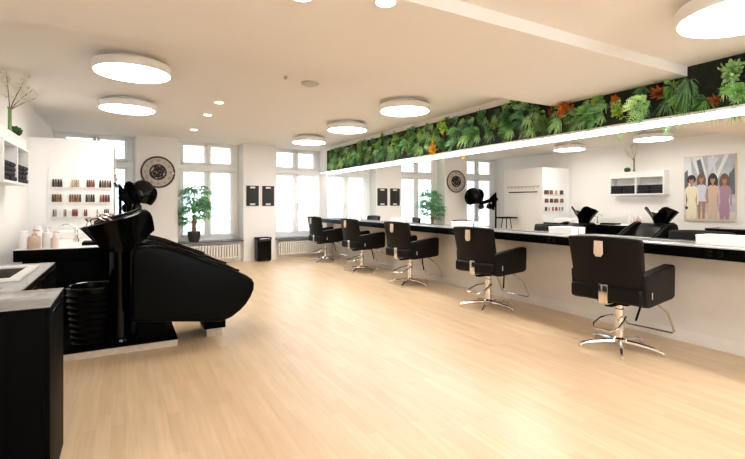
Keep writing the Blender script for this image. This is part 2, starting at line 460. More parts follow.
for i, ((x, y), a, lb) in enumerate(CH):
    r = math.radians(a)
    if i == 0: chair.location = (x, y, 0); chair.rotation_euler = (0, 0, r); chair['label'] = lb
    else: dup(chair, (x, y, 0), r, lb)

# ------------------------------------------------------------------ ceiling lamps
def lamp(x, y, zc, label, first=[None]):
    if first[0] is None:
        t = thing('ceiling_lamp', label, 'ceiling lamp', (x, y, zc), 0, 'round disc ceiling lamps')
        obj('lamp_body', lathe(new(), [(.20, 0), (.20, -.04), (.29, -.042), (.306, -.05), (.306, -.108), (.298, -.12)], n=48), M['white'], t)
        obj('diffuser', lathe(new(), [(.295, -.116), (.293, -.124), (.25, -.129)], n=48), M['lamp'], t)
        first[0] = t
    else: dup(first[0], (x, y, zc), None, label)
lamp(.055, 4.36, ZC, 'round disc lamp on the left side of the ceiling, larger of the left two')
lamp(.02, 6.06, ZC, 'round disc lamp farther back of the left two, above the colour charts')
lamp(2.98, 4.52, ZC, 'round disc lamp above the plant strip, largest of the row of three')
lamp(2.98, 6.12, ZC, 'middle round disc lamp in the row of three by the plant strip')
lamp(2.96, 7.70, ZC, 'round disc lamp nearest the back windows, smallest in its row')
lamp(2.79, 1.04, ZN, 'round disc lamp cut by the top right edge of the photo')
lamp(.035, .7, ZN, 'unseen disc lamp added as fill on the near ceiling, above the left cabinets')  # out of view, added for fill light from the near side
lamp(1.6, -1.1, ZN, 'unseen disc lamp added to brighten the near end, by the added window')  # second unseen lamp, added to lift the light at the near end

def spot(x, y, zc, label, first=[None]):
    if first[0] is None:
        t = thing('downlight', label, 'downlight', (x, y, zc), 0, 'small recessed downlights')
        obj('trim_ring', lathe(new(), [(.062, 0), (.062, -.006), (.055, -.008)], n=28), M['white'], t)
        obj('bulb', lathe(new(), [(.05, -.007), (.048, -.0095)], n=28), M['spot'], t)
        first[0] = t
    else: dup(first[0], (x, y, zc), None, label)
spot(1.0, 5.65, ZC, 'small recessed downlight left of ceiling centre, nearest of the three')
spot(1.0, 6.52, ZC, 'small recessed downlight, middle of the three in line')
spot(1.0, 7.95, ZC, 'small recessed downlight nearest the back windows')
spot(.745, 2.03, ZM, 'small downlight in the ceiling beam, left of the two at the top edge')
spot(1.13, 1.885, ZM, 'small downlight in the ceiling beam, right of the two at the top edge')
t = thing('smoke_detector', 'flat grey round detector on the ceiling left of the plant strip', 'smoke detector', (1.665, 4.30, ZC))
obj('cover', lathe(new(), [(.09, 0), (.092, -.012), (.075, -.022), (.03, -.026)], n=28), M['grey'], t)
t = thing('ceiling_sensor', 'tiny white sensor stud on the ceiling beside the grey detector', 'sensor', (1.37, 4.19, ZC))
obj('stud', lathe(new(), [(.02, 0), (.02, -.012), (.01, -.03)], n=14), M['grey'], t)

# ------------------------------------------------------------------ green wall
tag(obj('moss_panel', box(new(), XG-.004, XG+.016, -.2, 9.02, ZG0+.02, ZG1), M['moss']), 'dark moss bed behind the plants of the hanging green wall', 'moss', kind='stuff')
t = thing('led_strip', 'long glowing white light strip under the green wall', 'light strip', (XG, 4.6, ZG0))
obj('housing', box(new(), -.004, .016, -4.85, 4.83, -.004, .018, .002), M['white'], t)
obj('diffuser', box(new(), .018, .178, -4.85, 4.83, -.003, .010), M['led'], t)

def leaf(tb, base, d, up, L, W, bend=.3, n=4, mi=0, prof=None):
    """a pointed leaf blade from base along d, drooping away from up"""
    d = d.normalized(); s = d.cross(up)
    s = s.normalized() if s.length > 1e-4 else Vector((1, 0, 0))
    up = s.cross(d).normalized()
    prev = None
    for i in range(n+1):
        f = i/n
        c = base+d*(L*f)-up*(bend*L*f*f)
        w = W*(prof[i] if prof else math.sin(PI*min(.97, f*.9+.1)))*.5
        a, b = tb.verts.new(c-s*w+up*w*.25), tb.verts.new(c+s*w+up*w*.25)
        m = tb.verts.new(c)
        if prev:
            f1 = tb.faces.new((prev[0], prev[2], m, a)); f2 = tb.faces.new((prev[2], prev[1], b, m))
            f1.material_index = f2.material_index = mi
        prev = (a, b, m)

def out_dir(r, spread=1.):
    """local +Z of plants is 'out of the wall'"""
    a = r.uniform(0, 2*PI); e = r.uniform(.15, 1.)*spread
    return Vector((math.cos(a)*math.sin(e*1.25), math.sin(a)*math.sin(e*1.25), math.cos(e*1.25)))

def fern_mesh(seed, nf=16, L=.21):
    r = random.Random(seed); tb = new()
    for k in range(nf):
        d = out_dir(r); l = L*r.uniform(.7, 1.1); up = Vector((0, 0, 1)) if abs(d.z) < .8 else Vector((1, 0, 0))
        s = d.cross(up).normalized(); u2 = s.cross(d)
        nn = 11; g = Vector((-1, 0, 0))       # local -X is down the wall
        for i in range(nn):
            f = (i+1)/nn
            c = d*(l*f)+g*(.45*l*f*f)
            w = l*.24*math.sin(PI*(.15+.8*f))
            for sg in (-1, 1):
                leaf(tb, c, s*sg+d*.55, u2, w, w*.30, .2, 2)
        leaf(tb, Vector((0, 0, 0)), d, u2, l*.6, l*.03, .1, 3)
    return tb
def grass_mesh(seed, nb=52, L=.17, W=.012, fall=.6):
    r = random.Random(seed); tb = new()
    for k in range(nb):
        d = out_dir(r, .95); l = L*r.uniform(.6, 1.1); prev = None
        s = d.cross(Vector((-1, 0, .2))).normalized()
        for i in range(6):
            f = i/5; c = d*(l*f)+Vector((-1, 0, 0))*(fall*l*f*f)
            w = W*(1-f*.85)
            a, b = tb.verts.new(c-s*w), tb.verts.new(c+s*w)
            if prev: tb.faces.new((prev[0], prev[1], b, a))
            prev = (a, b)
    return tb
def broad_mesh(seed, n=44, L=.085, W=.034):
    r = random.Random(seed); tb = new()
    for k in range(n):
        d = out_dir(r); b = d*r.uniform(.02, .09)
        leaf(tb, b, d+Vector((-.35, 0, .1)), Vector((0, 0, 1)) if abs(d.z) < .85 else Vector((1, 0, 0)), L*r.uniform(.7, 1.15), W*r.uniform(.8, 1.1), .35, 4)
    return tb
def rosette_mesh(seed, n=22, L=.085, W=.024):
    r = random.Random(seed); tb = new()
    for k in range(n):
        a = k*2.4; e = .25+1.1*k/n
        d = Vector((math.cos(a)*math.sin(e), math.sin(a)*math.sin(e), math.cos(e)))
        leaf(tb, Vector((0, 0, .03)), d, Vector((0, 0, 1)) if e > .5 else Vector((1, 0, 0)), L*r.uniform(.8, 1.1), W, -.15, 4)
    return tb
def bush_mesh(seed, n=90, R=.075):
    r = random.Random(seed); tb = new()
    for k in range(n):
        c = Vector((r.gauss(0, .75)*R, r.gauss(0, .5)*R, abs(r.gauss(.5, .45))*R))
        d = (c+Vector((0, 0, .02))).normalized()+Vector((r.uniform(-.4, .4), r.uniform(-.4, .4), .2))
        e = Vector((.003, .003, 0)); tb.faces.new([tb.verts.new(-e), tb.verts.new(e), tb.verts.new(c+e*.5), tb.verts.new(c-e*.5)])
        leaf(tb, c, d, Vector((r.uniform(-1, 1), r.uniform(-1, 1), 1)).normalized(), .042*r.uniform(.7, 1.2), .032, .25, 3)
    return tb
def mesh_of(name, tb, m, sm=True):
    me = bpy.data.meshes.new(name); tb.to_mesh(me); tb.free(); me.materials.append(m)
    me.polygons.foreach_set('use_smooth', [True]*len(me.polygons)); return me
KIND = {
 'fern': [mesh_of('fern', fern_mesh(s), M[m]) for s, m in ((1, 'fern1'), (2, 'fern2'), (3, 'fern1'))],
 'grass_plant': [mesh_of('grass_plant', grass_mesh(s), M['grass']) for s in (4, 5)],
 'leafy_plant': [mesh_of('leafy_plant', broad_mesh(s), M[m]) for s, m in ((6, 'leaf_dark'), (7, 'fern1'), (8, 'leaf_dark'))],
 'ivy_plant': [mesh_of('ivy_plant', bush_mesh(s), M['leaf_lime']) for s in (9, 10)],
 'rust_plant': [mesh_of('rust_plant', rosette_mesh(s), M['rust']) for s in (11, 12)],
}
LAB = {'fern': ('feathery green fern growing out of the hanging green wall', 'fern', 'ferns of the green wall'),
       'grass_plant': ('tuft of long thin drooping blades in the hanging green wall', 'plant', 'grassy tufts of the green wall'),
       'leafy_plant': ('dark broad-leaved plant in the hanging green wall', 'plant', 'broad-leaved plants of the green wall'),
       'ivy_plant': ('lime green small-leaved plant in the hanging green wall', 'plant', 'small-leaved plants of the green wall'),
       'rust_plant': ('rust brown rosette plant in the hanging green wall', 'plant', 'rust rosettes of the green wall')}
# local frame: +Z out of wall (-X world), local +X up the wall (+Z world)
WALLM = Matrix(((0, 0, -1), (0, -1, 0), (1, 0, 0))).transposed()
BASE = Matrix(((0, 0, -1, 0), (0, 1, 0, 0), (1, 0, 0, 0), (0, 0, 0, 1)))   # columns: X->Z, Y->Y, Z->-X
def plant(name, me, y, z, sc, spin, label, cat, group=None, dx=0.):
    o = bpy.data.objects.new(name, me); C.objects.link(o)
    o.matrix_world = Matrix.Translation((XG-.006-dx, y, z)) @ BASE @ Matrix.Rotation(spin, 4, 'Z') @ Matrix.Scale(sc, 4)
    return tag(o, label, cat, group)
def ztop(y):
    if y > 3.08: return ZG1
    if y > 1.83: return ZM
    return ZN
rp = random.Random(21)
y = .6
while y < 8.85:
    far = min(1, max(0, (y-1.7)/1.8))
    zt = ztop(y)-.005; zb = ZG0+.09
    rows = 4
    for k in range(rows):
        if far < .5 and rp.random() < .5 and k > 0: continue
        z = zb+(zt-zb)*(k+rp.uniform(.2, .8))/rows
        p = rp.random()
        kind = 'fern' if p < .36 else 'grass_plant' if p < .70 else 'leafy_plant' if p < .82 else 'ivy_plant' if p < .93 else 'rust_plant'
        if abs(y-1.6) < .3 and k > 0: continue
        me = rp.choice(KIND[kind]); lb = LAB[kind]
        sc = rp.uniform(.5, .78)*(1 if kind != 'ivy_plant' else 1.05)
        if z > ztop(y)-.10: sc *= .80
        plant(kind, me, y+rp.uniform(-.07, .07), z, sc, rp.uniform(-.5, .5), *lb)
    y += rp.uniform(.105, .15)
# singled-out plants
def yat(u, x=3.83):       # depth along the wall at an image column
    k = (u-125.8)*.8727/440.8
    return (x/k-.4883*x)/.8727
def zat(u, v, x=3.83):
    k = (u-125.8)*.8727/440.8
    return H+(203.7-v)*(x/k)/440.8
def single(name, mesh, u, v, sc, label, cat, dx=.03):
    return plant(name, mesh, yat(u), zat(u, v), sc, 0, label, cat, None, dx)
single('pale_bush', mesh_of('pale_bush', bush_mesh(31, 120, .055), M['leaf_pale']), 731, 72, .75, 'pale green round-leaved bush alone on the dark right end of the green wall', 'plant')
single('drooping_fern', mesh_of('drooping_fern', grass_mesh(32, 90, .15, .012, .75), M['grass']), 686, 82, 1.0, 'large drooping grassy fern near the right end of the green wall', 'fern')
single('trailing_fern', mesh_of('trailing_fern', grass_mesh(33, 50, .10, .010, 1.0), M['fern1']), 684, 95, 1.0, 'long trailing fern hanging down under the large drooping fern', 'fern')
single('bromeliad', mesh_of('bromeliad', bush_mesh(34, 60, .05), M['orange']), 566, 106, 1.0, 'bright orange bloom at the top edge of the green wall', 'plant', .06)
single('bromeliad', mesh_of('bromeliad', rosette_mesh(35), M['rust']), 661, 94, 1.0, 'orange brown rosette left of the large drooping fern', 'plant', .04)
single('bromeliad', mesh_of('bromeliad', rosette_mesh(36, 18, .07), M['orange']), 617, 99, .8, 'small orange rosette at the top edge, midway along the green wall', 'plant', .04)
single('yellow_flower', mesh_of('yellow_flower', bush_mesh(37, 60, .05), M['yellow']), 435, 150, 1.0, 'yellow bloom at the lower edge of the green wall', 'flower', .06)
single('white_fern', mesh_of('white_fern', grass_mesh(38, 60, .12, .008, .4), M['leaf_pale']), 580, 120, 1., 'pale spiky tuft below the bright orange bloom', 'plant', .03)
single('large_fern', mesh_of('large_fern', fern_mesh(39, 22, .17), M['grass']), 640, 104, 1., 'big mid green feathery fern left of the orange brown rosette', 'fern', .03)

single('rust_tuft', mesh_of('rust_tuft', rosette_mesh(41, 26, .07, .014), M['rust']), 716, 101, .9, 'rust brown tuft at the lower edge right of the large drooping fern', 'plant', .03)
single('lower_fern', mesh_of('lower_fern', grass_mesh(42, 70, .13, .010, .5), M['fern1']), 704, 101, .9, 'spiky green tuft under the large drooping fern, at the lower edge', 'plant', .03)
single('grey_tuft', mesh_of('grey_tuft', rosette_mesh(43, 26, .07, .014), M['leaf_pale']), 737, 98, .9, 'greyish tuft at the lower right end of the green wall', 'plant', .03)

# ------------------------------------------------------------------ clock
t = thing('wall_clock', 'large round skeleton clock with roman numerals on the back wall', 'clock', bw(.522, -.022, 1.787), PHI)
def ring(R, r, n=56, mz=0): return [(R*math.cos(2*PI*k/n), mz, R*math.sin(2*PI*k/n)) for k in range(n)]
bm = new(); tube(bm, ring(.280, 0), .015, 8, closed=True); obj('rim', bm, M['clock_dark'], t)
tb = new(); n = 56
for R0, R1, yy in ((.145, .272, .004),):
    A = [tb.verts.new((R0*math.cos(2*PI*k/n), yy, R0*math.sin(2*PI*k/n))) for k in range(n)]
    B = [tb.verts.new((R1*math.cos(2*PI*k/n), yy, R1*math.sin(2*PI*k/n))) for k in range(n)]
    A2 = [tb.verts.new((v.co.x, yy+.012, v.co.z)) for v in A]; B2 = [tb.verts.new((v.co.x, yy+.012, v.co.z)) for v in B]
    for k in range(n):
        q = (k+1) % n
        tb.faces.new((A[k], A[q], B[q], B[k])); tb.faces.new((A2[k], B2[k], B2[q], A2[q]))
        tb.faces.new((A[k], A2[k], A2[q], A[q])); tb.faces.new((B[k], B[q], B2[q], B2[k]))
obj('dial', tb, M['clock_face'], t)
ROM = ['III', 'II', 'I', 'XII', 'XI', 'X', 'IX', 'VIII', 'VII', 'VI', 'V', 'IV']
for k, s in enumerate(ROM):
    cu = bpy.data.curves.new('num', 'FONT'); cu.body = s; cu.size = .058; cu.align_x = 'CENTER'; cu.align_y = 'CENTER'; cu.extrude = .002; cu.offset = .0
    o = bpy.data.objects.new('num', cu); C.objects.link(o)
    dg = bpy.context.evaluated_depsgraph_get(); me = bpy.data.meshes.new_from_object(o.evaluated_get(dg)); bpy.data.objects.remove(o)
    me.materials.clear(); me.materials.append(M['clock_num'])
    o = bpy.data.objects.new('numeral', me); C.objects.link(o); o.parent = t
    a = 2*PI*k/12
    o.matrix_local = Matrix.Translation((.213*math.cos(a), 0, .213*math.sin(a))) @ Matrix.Rotation(PI/2, 4, 'X') @ Matrix.Rotation(a-PI/2, 4, 'Z')
bm = new(); tube(bm, ring(.135, 0), .014, 8, closed=True); tube(bm, ring(.085, 0), .009, 8, closed=True)
for k in range(6):
    a = 2*PI*k/6; tube(bm, [(.03*math.cos(a), 0, .03*math.sin(a)), (.138*math.cos(a), 0, .138*math.sin(a))], .007, 6)
for cx, cz, R in ((.05, .04, .055), (-.05, -.03, .06), (-.02, .07, .04), (.03, -.07, .05)):
    tube(bm, [(cx+R*math.cos(2*PI*k/20), .008, cz+R*math.sin(2*PI*k/20)) for k in range(20)], .010, 6, closed=True)
    for j in range(4):
        a = PI*j/4; tube(bm, [(cx-R*math.cos(a), .008, cz-R*math.sin(a)), (cx+R*math.cos(a), .008, cz+R*math.sin(a))], .006, 5)
obj('gear_work', bm, M['clock_dark'], t)
for a, L, r in ((.3, .12, .007), (2.2, .19, .005)):
    obj('clock_hand', tube(new(), [(0, -.012, 0), (L*math.cos(a), -.012, L*math.sin(a))], [r, r*.4], 6), M['black_matte'], t)
obj('price_tag', box(new(), .24, .275, -.016, -.012, -.03, .0), M['white'], t)

# ------------------------------------------------------------------ black boards on the column
def board(x, label):
    t = thing('black_board', label, 'board', bw(x, -.013, 1.152), PHI, 'black boards on the back wall')
    tb = new(); w, h = .132, .425
    # frame built around two hand slots
    bm = tb
    box(bm, -w, w, -.006, .006, .052, h-.052, 0)
    for z0, z1 in ((0, .022), (h-.022, h)): box(bm, -w, w, -.006, .006, z0, z1)
    for z0, z1 in ((.022, .052), (h-.052, h-.022)):
        box(bm, -w, -.055, -.006, .006, z0, z1); box(bm, .055, w, -.006, .006, z0, z1)
    bmesh.ops.remove_doubles(bm, verts=bm.verts, dist=1e-5)
    obj('board_face', bm, M['black_matte'], t)
    for z in (.037, h-.037): obj('slot_rim', box(box(new(), -.06, .06, -.008, .008, z-.0185, z-.0145), -.06, .06, -.008, .008, z+.0145, z+.0185), M['steel'], t)
board(2.315, 'dark board with hand slots on the column, left of the pair')
board(2.656, 'dark board with hand slots on the column, right of the pair')

# waste bin
t = thing('waste_bin', 'black ribbed bin with chrome top edge on the floor below the boards', 'bin', bw(2.49, -.14), PHI)
bm = box(new(), -.15, .15, -.12, .12, .012, .46, .045, 4)
for k in range(9):
    x = -.12+k*.03; tube(bm, [(x, -.121, .06), (x, -.121, .41)], .006, 6)
obj('bin_body', bm, M['black_gloss'], t)
obj('bin_lid', box(new(), -.153, .153, -.123, .123, .45, .50, .022, 3), M['black_satin'], t)
obj('bin_handle', box(new(), -.11, .11, -.129, -.118, .465, .481, .004), M['chrome'], t)
for x in (-.11, .11):
    for yy in (-.08, .08): obj('foot', lathe(new(), [(.015, 0), (.015, .02)], (x, yy, 0), 10), M['black_satin'], t)

# ------------------------------------------------------------------ pachira on the sill
t = thing('potted_plant', 'money tree with palm-like leaves in a black pot on the window sill', 'plant', bw(1.18, .10, .45), PHI)
p = obj('pot', lathe(new(), [(.085, 0), (.105, .05), (.12, .13), (.122, .20), (.112, .205), (.105, .185)], n=32), M['pot'], t)
obj('soil', lathe(new(), [(.104, .172), (.104, .182)], n=24), M['soil'], p)
bm = new()
for j in range(4):
    tube(bm, [(.025*math.cos(j*PI/2+f*5), .025*math.sin(j*PI/2+f*5), .17+f*.36) for f in [k/12 for k in range(13)]], .017, 8)
obj('trunk', bm, M['trunk'], t)
r = random.Random(5); tb = new(); st = new()
for k in range(58):
    a = r.uniform(0, 2*PI); rr = r.uniform(.03, .36); z = .54+r.uniform(0, .74)*(1-.3*rr/.36)-.05
    if k < 8: z = r.uniform(.33, .5); rr = r.uniform(.12, .3)
    tip = Vector((rr*math.cos(a), rr*math.sin(a)*.75, z))
    b0 = Vector((0, 0, min(.55, z-.05)))
    tube(st, [b0, (b0+tip)/2+Vector((0, 0, .06)), tip], .005, 5)
    o2 = Vector((tip.x, tip.y, 0)); o2 = o2.normalized() if o2.length > .01 else Vector((1, 0, 0))
    s2 = Vector((-o2.y, o2.x, 0))
    for j in range(6):
        b = -1.6+j*.64; d = o2*math.cos(b)+s2*math.sin(b)+Vector((0, 0, r.uniform(-.35, .15)))
        leaf(tb, tip, d, Vector((0, 0, 1)), r.uniform(.12, .18), .05, .4, 5)
obj('leaves', tb, M['plant'], t); obj('leaf_stalks', st, M['plant'], t)

# ------------------------------------------------------------------ wash stations
def make_basin(x, y, label):
    t = thing('wash_basin', label, 'wash basin', (x, y, .064), 0, 'hair wash basins on the platform')
    tb = bmesh.new(); n = 48; z00 = -.064
    def rim(a, off=0.):
        c, s = math.cos(a), math.sin(a)
        x = -.055+(.272-off)*c; yy = (.255-off)*s
        if c < 0: yy *= 1-.25*(c*c)
        zz = 1.07+.072*c
        aa = abs((a+PI) % (2*PI)-PI)
        zz -= .175*math.exp(-(aa/.36)**2)-.02*math.exp(-((aa-.75)/.3)**2)
        return Vector((x, yy, zz))
    prof = []
    def lay(fn): prof.append([tb.verts.new(fn(2*PI*k/n)+Vector((0, 0, z00))) for k in range(n)])
    lay(lambda a: Vector((-.03+.13*math.cos(a), .085*math.sin(a), .80)))
    for f in (.25, .5, .75, .92, 1.):
        def fn(a, f=f):
            p0 = Vector((-.03+.13*math.cos(a), .085*math.sin(a), .80)); p1 = rim(a)
            g = f**(1.05+.5*max(0, math.cos(a))+.35*math.sin(a)**2); h = f**1.0
            return Vector((p0.x+(p1.x-p0.x)*g, p0.y+(p1.y-p0.y)*g, p0.z+(p1.z-p0.z)*h))
        lay(fn)
    lay(lambda a: rim(a, .012)+Vector((0, 0, .010))); lay(lambda a: rim(a, .030)+Vector((0, 0, .002)))
    for f in (.8, .55, .3, .12):
        def fn(a, f=f):
            p0 = Vector((-.05, 0, .87)); p1 = rim(a, .035)
            return Vector((p0.x+(p1.x-p0.x)*f**.6, p0.y+(p1.y-p0.y)*f**.6, p0.z+(p1.z-p0.z)*f))
        lay(fn)
    for A, B in zip(prof, prof[1:]):
        for k in range(n): tb.faces.new((A[k], A[(k+1) % n], B[(k+1) % n], B[k]))
    tb.faces.new(prof[0][::-1]); tb.faces.new(prof[-1])
    bmesh.ops.recalc_face_normals(tb, faces=tb.faces[:])
    b = obj('bowl', tb, M['black_gloss'], t)
    obj('drain', lathe(new(), [(.03, .81), (.03, .818), (.02, .819)], (-.05, 0, 0), 18), M['chrome'], b)
    bm = lathe(new(), [(.11, 0), (.105, .02), (.085, .03), (.082, .06), (.08, .74), (.09, .76)], (-.043, 0, 0), 32)
    obj('pedestal', bm, M['black_gloss'], t)
    obj('collar', lathe(new(), [(.078, .70), (.08, .703), (.08, .712), (.078, .715)], (-.043, 0, 0), 32), M['steel'], t)
    f = obj('mixer_tap', tube(lathe(new(), [(.024, .90), (.024, .955), (.018, .985)], (-.265, 0, 0), 16), [(-.265, 0, .965), (-.25, 0, 1.01), (-.20, 0, 1.02), (-.15, 0, .99)], .010), M['chrome'], t)
    obj('tap_lever', tube(new(), [(-.265, .0, .985), (-.285, -.03, 1.015), (-.25, -.10, 1.025)], .007), M['chrome'], f)
    obj('shower_hose', tube(new(), [(-.24, .09, .92), (-.23, .09, .99), (-.18, .10, 1.02), (-.13, .10, 1.01), (-.10, .10, .98)], .011), M['chrome'], f)
    return t
make_basin(.0, 4.27, 'black hair wash basin on a pedestal, nearer one, beside the console bottles')
make_basin(.0, 5.75, 'black hair wash basin on a pedestal, farther one, mostly behind the nearer basin')

def make_wash_chair(y, label):
    t = thing('wash_chair', label, 'reclining chair', (.0, y, 0), 0, 'reclining wash chairs')
    side = [(.045, .262), (.03, .36), (.03, .79), (.05, .845), (.10, .868), (.20, .868), (.27, .855), (.35, .828), (.431, .797), (.55, .738), (.671, .682), (.78, .638), (.882, .594), (.945, .560), (.988, .525), (1.006, .487), (1.002, .43),
            (.975, .368), (.935, .308), (.882, .256), (.81, .207), (.729, .18), (.5, .205), (.2, .245)]
    for s in (-1, 1):
        y0, y1 = (-.335, -.23) if s < 0 else (.23, .335)
        obj('side_panel', prism(new(), side, y0, y1, 'y', .035, 4), M['vinyl'], t)
    back = [(.05, .76), (.045, .82), (.08, .855), (.14, .86), (.30, .785), (.44, .68), (.50, .62), (.48, .54), (.40, .52), (.27, .60), (.14, .70)]
    obj('back_cushion', prism(new(), back, -.227, .227, 'y', .03, 3), M['cushion'], t)
    seat = [(.43, .54), (.47, .63), (.54, .645), (.70, .635), (.86, .585), (.95, .53), (.975, .48), (.95, .41), (.85, .38), (.47, .41)]
    obj('seat_cushion', prism(new(), seat, -.227, .227, 'y', .03, 3), M['cushion'], t)
    obj('under_body', prism(new(), [(.07, .27), (.07, .75), (.40, .53), (.85, .40), (.93, .36), (.74, .20), (.4, .225)], -.235, .235, 'y'), M['black_satin'], t)
    for yy in (-.283, .283):
        pts = [(.06, yy, .866), (.12, yy, .878), (.24, yy, .872), (.43, yy, .806), (.67, yy, .692), (.88, yy, .604)]
        obj('piping', tube(new(), pts, .009, 8), M['black_gloss'], t)
    f = obj('foot_block', box(new(), .633, .765, -.10, .30, 0, .095, .003), M['wood'], t)
    obj('foot_plate', box(new(), .60, .78, -.20, .31, .095, .19, .004), M['black_satin'], f)
    obj('rear_foot', box(new(), .08, .30, -.2, .2, .064, .25, .01), M['black_satin'], t)
    return t
make_wash_chair(4.285, 'long black reclining wash chair with curved side, closest to the camera')
w2 = make_wash_chair(5.75, 'black reclining wash chair behind the closest one, only its top showing')
w2.scale = (1, 1, .94)

# console behind the basins
t = thing('wash_console', 'black slab console with white top behind the wash basins', 'console', (-.48, 5.9, .064))
obj('slab', box(new(), -.395, .345, -.93, .95, .614, .716, .008), M['black_satin'], t)
obj('slab_top', box(new(), -.387, .337, -.91, .95, .716, .722, .002), M['white'], t)
obj('cabinet_body', box(new(), -.34, .343, -.87, .95, 0, .616, .004), M['black_satin'], t)
obj('slab_step', box(new(), .10, .34, -.70, -.42, .722, .752, .004), M['black_satin'], t)
# towel bin
t = thing('towel_bin', 'round black ribbed bin under the console beside the pedestal', 'bin', (-.235, 4.24, .064))
prof = [(.13, 0)]
for k in range(9):
    z = .02+k*.048; R = .135+.045*(z/.45); prof += [(R, z), (R+.012, z+.012), (R, z+.024)]
obj('bin_body', lathe(new(), prof+[(.178, .465), (.165, .465), (.12, .03)], n=36), M['bin_black'], t)
obj('bin_rim', tube(new(), [(.178*math.cos(2*PI*k/36), .178*math.sin(2*PI*k/36), .468) for k in range(36)], .010, 8, closed=True), M['black_gloss'], t)

# bottles on the console
def bottle(x, y, R, h, m, label, pump, pm):
    t = thing('pump_bottle' if pump else 'jar', label, 'bottle' if pump else 'jar', (x, y, .786))
    obj('bottle_body', lathe(new(), [(R*.95, 0), (R, .006), (R, h*.86), (R*.86, h*.95), (R*.45, h)], n=24), m, t)
    if pump:
        q = obj('pump_neck', lathe(new(), [(R*.42, h), (R*.42, h+.018), (.006, h+.02), (.006, h+.045)], n=14), pm, t)
        obj('pump_spout', tube(new(), [(-.012, 0, h+.048), (.006, 0, h+.05), (.042, -.008, h+.042)], .007, 8), pm, q)
    else: obj('lid', lathe(new(), [(R*.75, h-.004), (R*.75, h+.02), (R*.6, h+.024)], n=24), pm, t)
bottle(-.812, 5.08, .042, .14, M['clearwhite'], 'frosted white jar at the left end of the console', False, M['white'])
bottle(-.735, 5.06, .048, .122, M['rosegold'], 'copper coloured pump bottle on the console', True, M['rosegold'])
bottle(-.645, 5.10, .040, .15, M['clearwhite'], 'white pump bottle right of the copper one', True, M['white'])
bottle(-.583, 5.07, .031, .10, M['pink'], 'small blush pink bottle at the right of the row', True, M['pink'])
bottle(-.735, 5.24, .037, .18, M['clearwhite'], 'white jar standing behind the copper pump bottle', False, M['white'])

t = thing('swivel_tap', 'chrome curved tap on the white console top behind the basins', 'tap', (-.47, 5.75, .786))
obj('tap_post', lathe(new(), [(.03, 0), (.03, .03), (.018, .05), (.018, .13)], n=18), M['chrome'], t)
obj('tap_spout', tube(new(), [(0, 0, .12), (-.01, 0, .165), (-.05, 0, .19), (-.10, 0, .19), (-.15, 0, .17), (-.16, 0, .155)], .010), M['chrome'], t)
obj('tap_lever', tube(new(), [(0, 0, .125), (.05, -.01, .15), (.10, -.02, .145)], .009), M['chrome'], t)
t = thing('ceramic_block', 'white ceramic basin block standing on the console under the charts', 'basin', (-.52, 6.45, .786))
obj('block', box(new(), -.22, .26, -.25, .25, 0, .09, .02, 3), M['white'], t)

# ------------------------------------------------------------------ climazone hood
def lobe(cx, cy, cz, a, b, c, tilt):
    tb = bmesh.new(); bmesh.ops.create_uvsphere(tb, u_segments=24, v_segments=14, radius=1)
    for v in tb.verts:
        z = max(v.co.z, -.55); v.co = Vector((v.co.x*a, v.co.y*b, z*c))
    bmesh.ops.transform(tb, matrix=Matrix.Translation((cx, cy, cz)) @ Matrix.Rotation(tilt, 4, 'Y'), verts=tb.verts)
    return tb
t = thing('hair_dryer', 'black dryer hood with lobes on an arm at the partition corner', 'hair dryer', (-.08, 8.27, 0))
bm = lathe(new(), [(.20, 0), (.20, .02), (.05, .04), (.03, .06)], n=28); obj('foot', bm, M['black_satin'], t)
obj('pole', tube(new(), [(0, 0, .03), (0, 0, 1.42)], .022), M['black_satin'], t)
obj('arm', tube(new(), [(.0, 0, 1.36), (.0, 0, 1.47), (.04, .03, 1.38), (.09, .10, 1.28), (.17, .25, 1.23), (.28, .42, 1.25)], [.025, .035, .055, .055, .05, .05], 12), M['black_satin'], t)
obj('arm_grip', tube(new(), [(.0, -.02, 1.33), (.08, -.03, 1.27), (.13, -.04, 1.17), (.13, -.04, 1.04)], [.05, .055, .045, .03], 12), M['black_satin'], t)
obj('hood', lobe(.32, .48, 1.355, .225, .22, .265, .15), M['black_gloss'], t)
obj('side_lobe', lobe(.18, .46, 1.37, .12, .18, .23, -.35), M['black_satin'], t)
obj('side_lobe', lobe(.43, .46, 1.31, .12, .17, .20, .5), M['black_satin'], t)
obj('round_pad', lobe(.24, .27, 1.12, .08, .07, .095, .3), M['black_gloss'], t)
obj('round_pad', lobe(.10, .13, 1.12, .08, .07, .095, -.3), M['black_gloss'], t)
obj('pad_arm', tube(tube(new(), [(.24, .29, 1.15), (.20, .28, 1.24)], .02), [(.10, .13, 1.15), (.10, .12, 1.26)], .02), M['black_satin'], t)
for z, yy in ((1.475, .315), (1.44, .30)):
    obj('chrome_button', lathe(new(), [(.012, 0), (.012, .01)], (.33, yy, z), 10), M['chrome'], t)
# small trolley
t = thing('trolley', 'small black trolley table with thin legs beside the dryer pole', 'trolley', (.12, 7.72, 0))
obj('tray', box(new(), -.2, .2, -.17, .17, .845, .88, .015), M['black_satin'], t)
for sx in (-1, 1):
    for sy in (-1, 1): obj('leg', tube(new(), [(sx*.06, sy*.06, .85), (sx*.15, sy*.15, 0)], .010, 8), M['black_satin'], t)

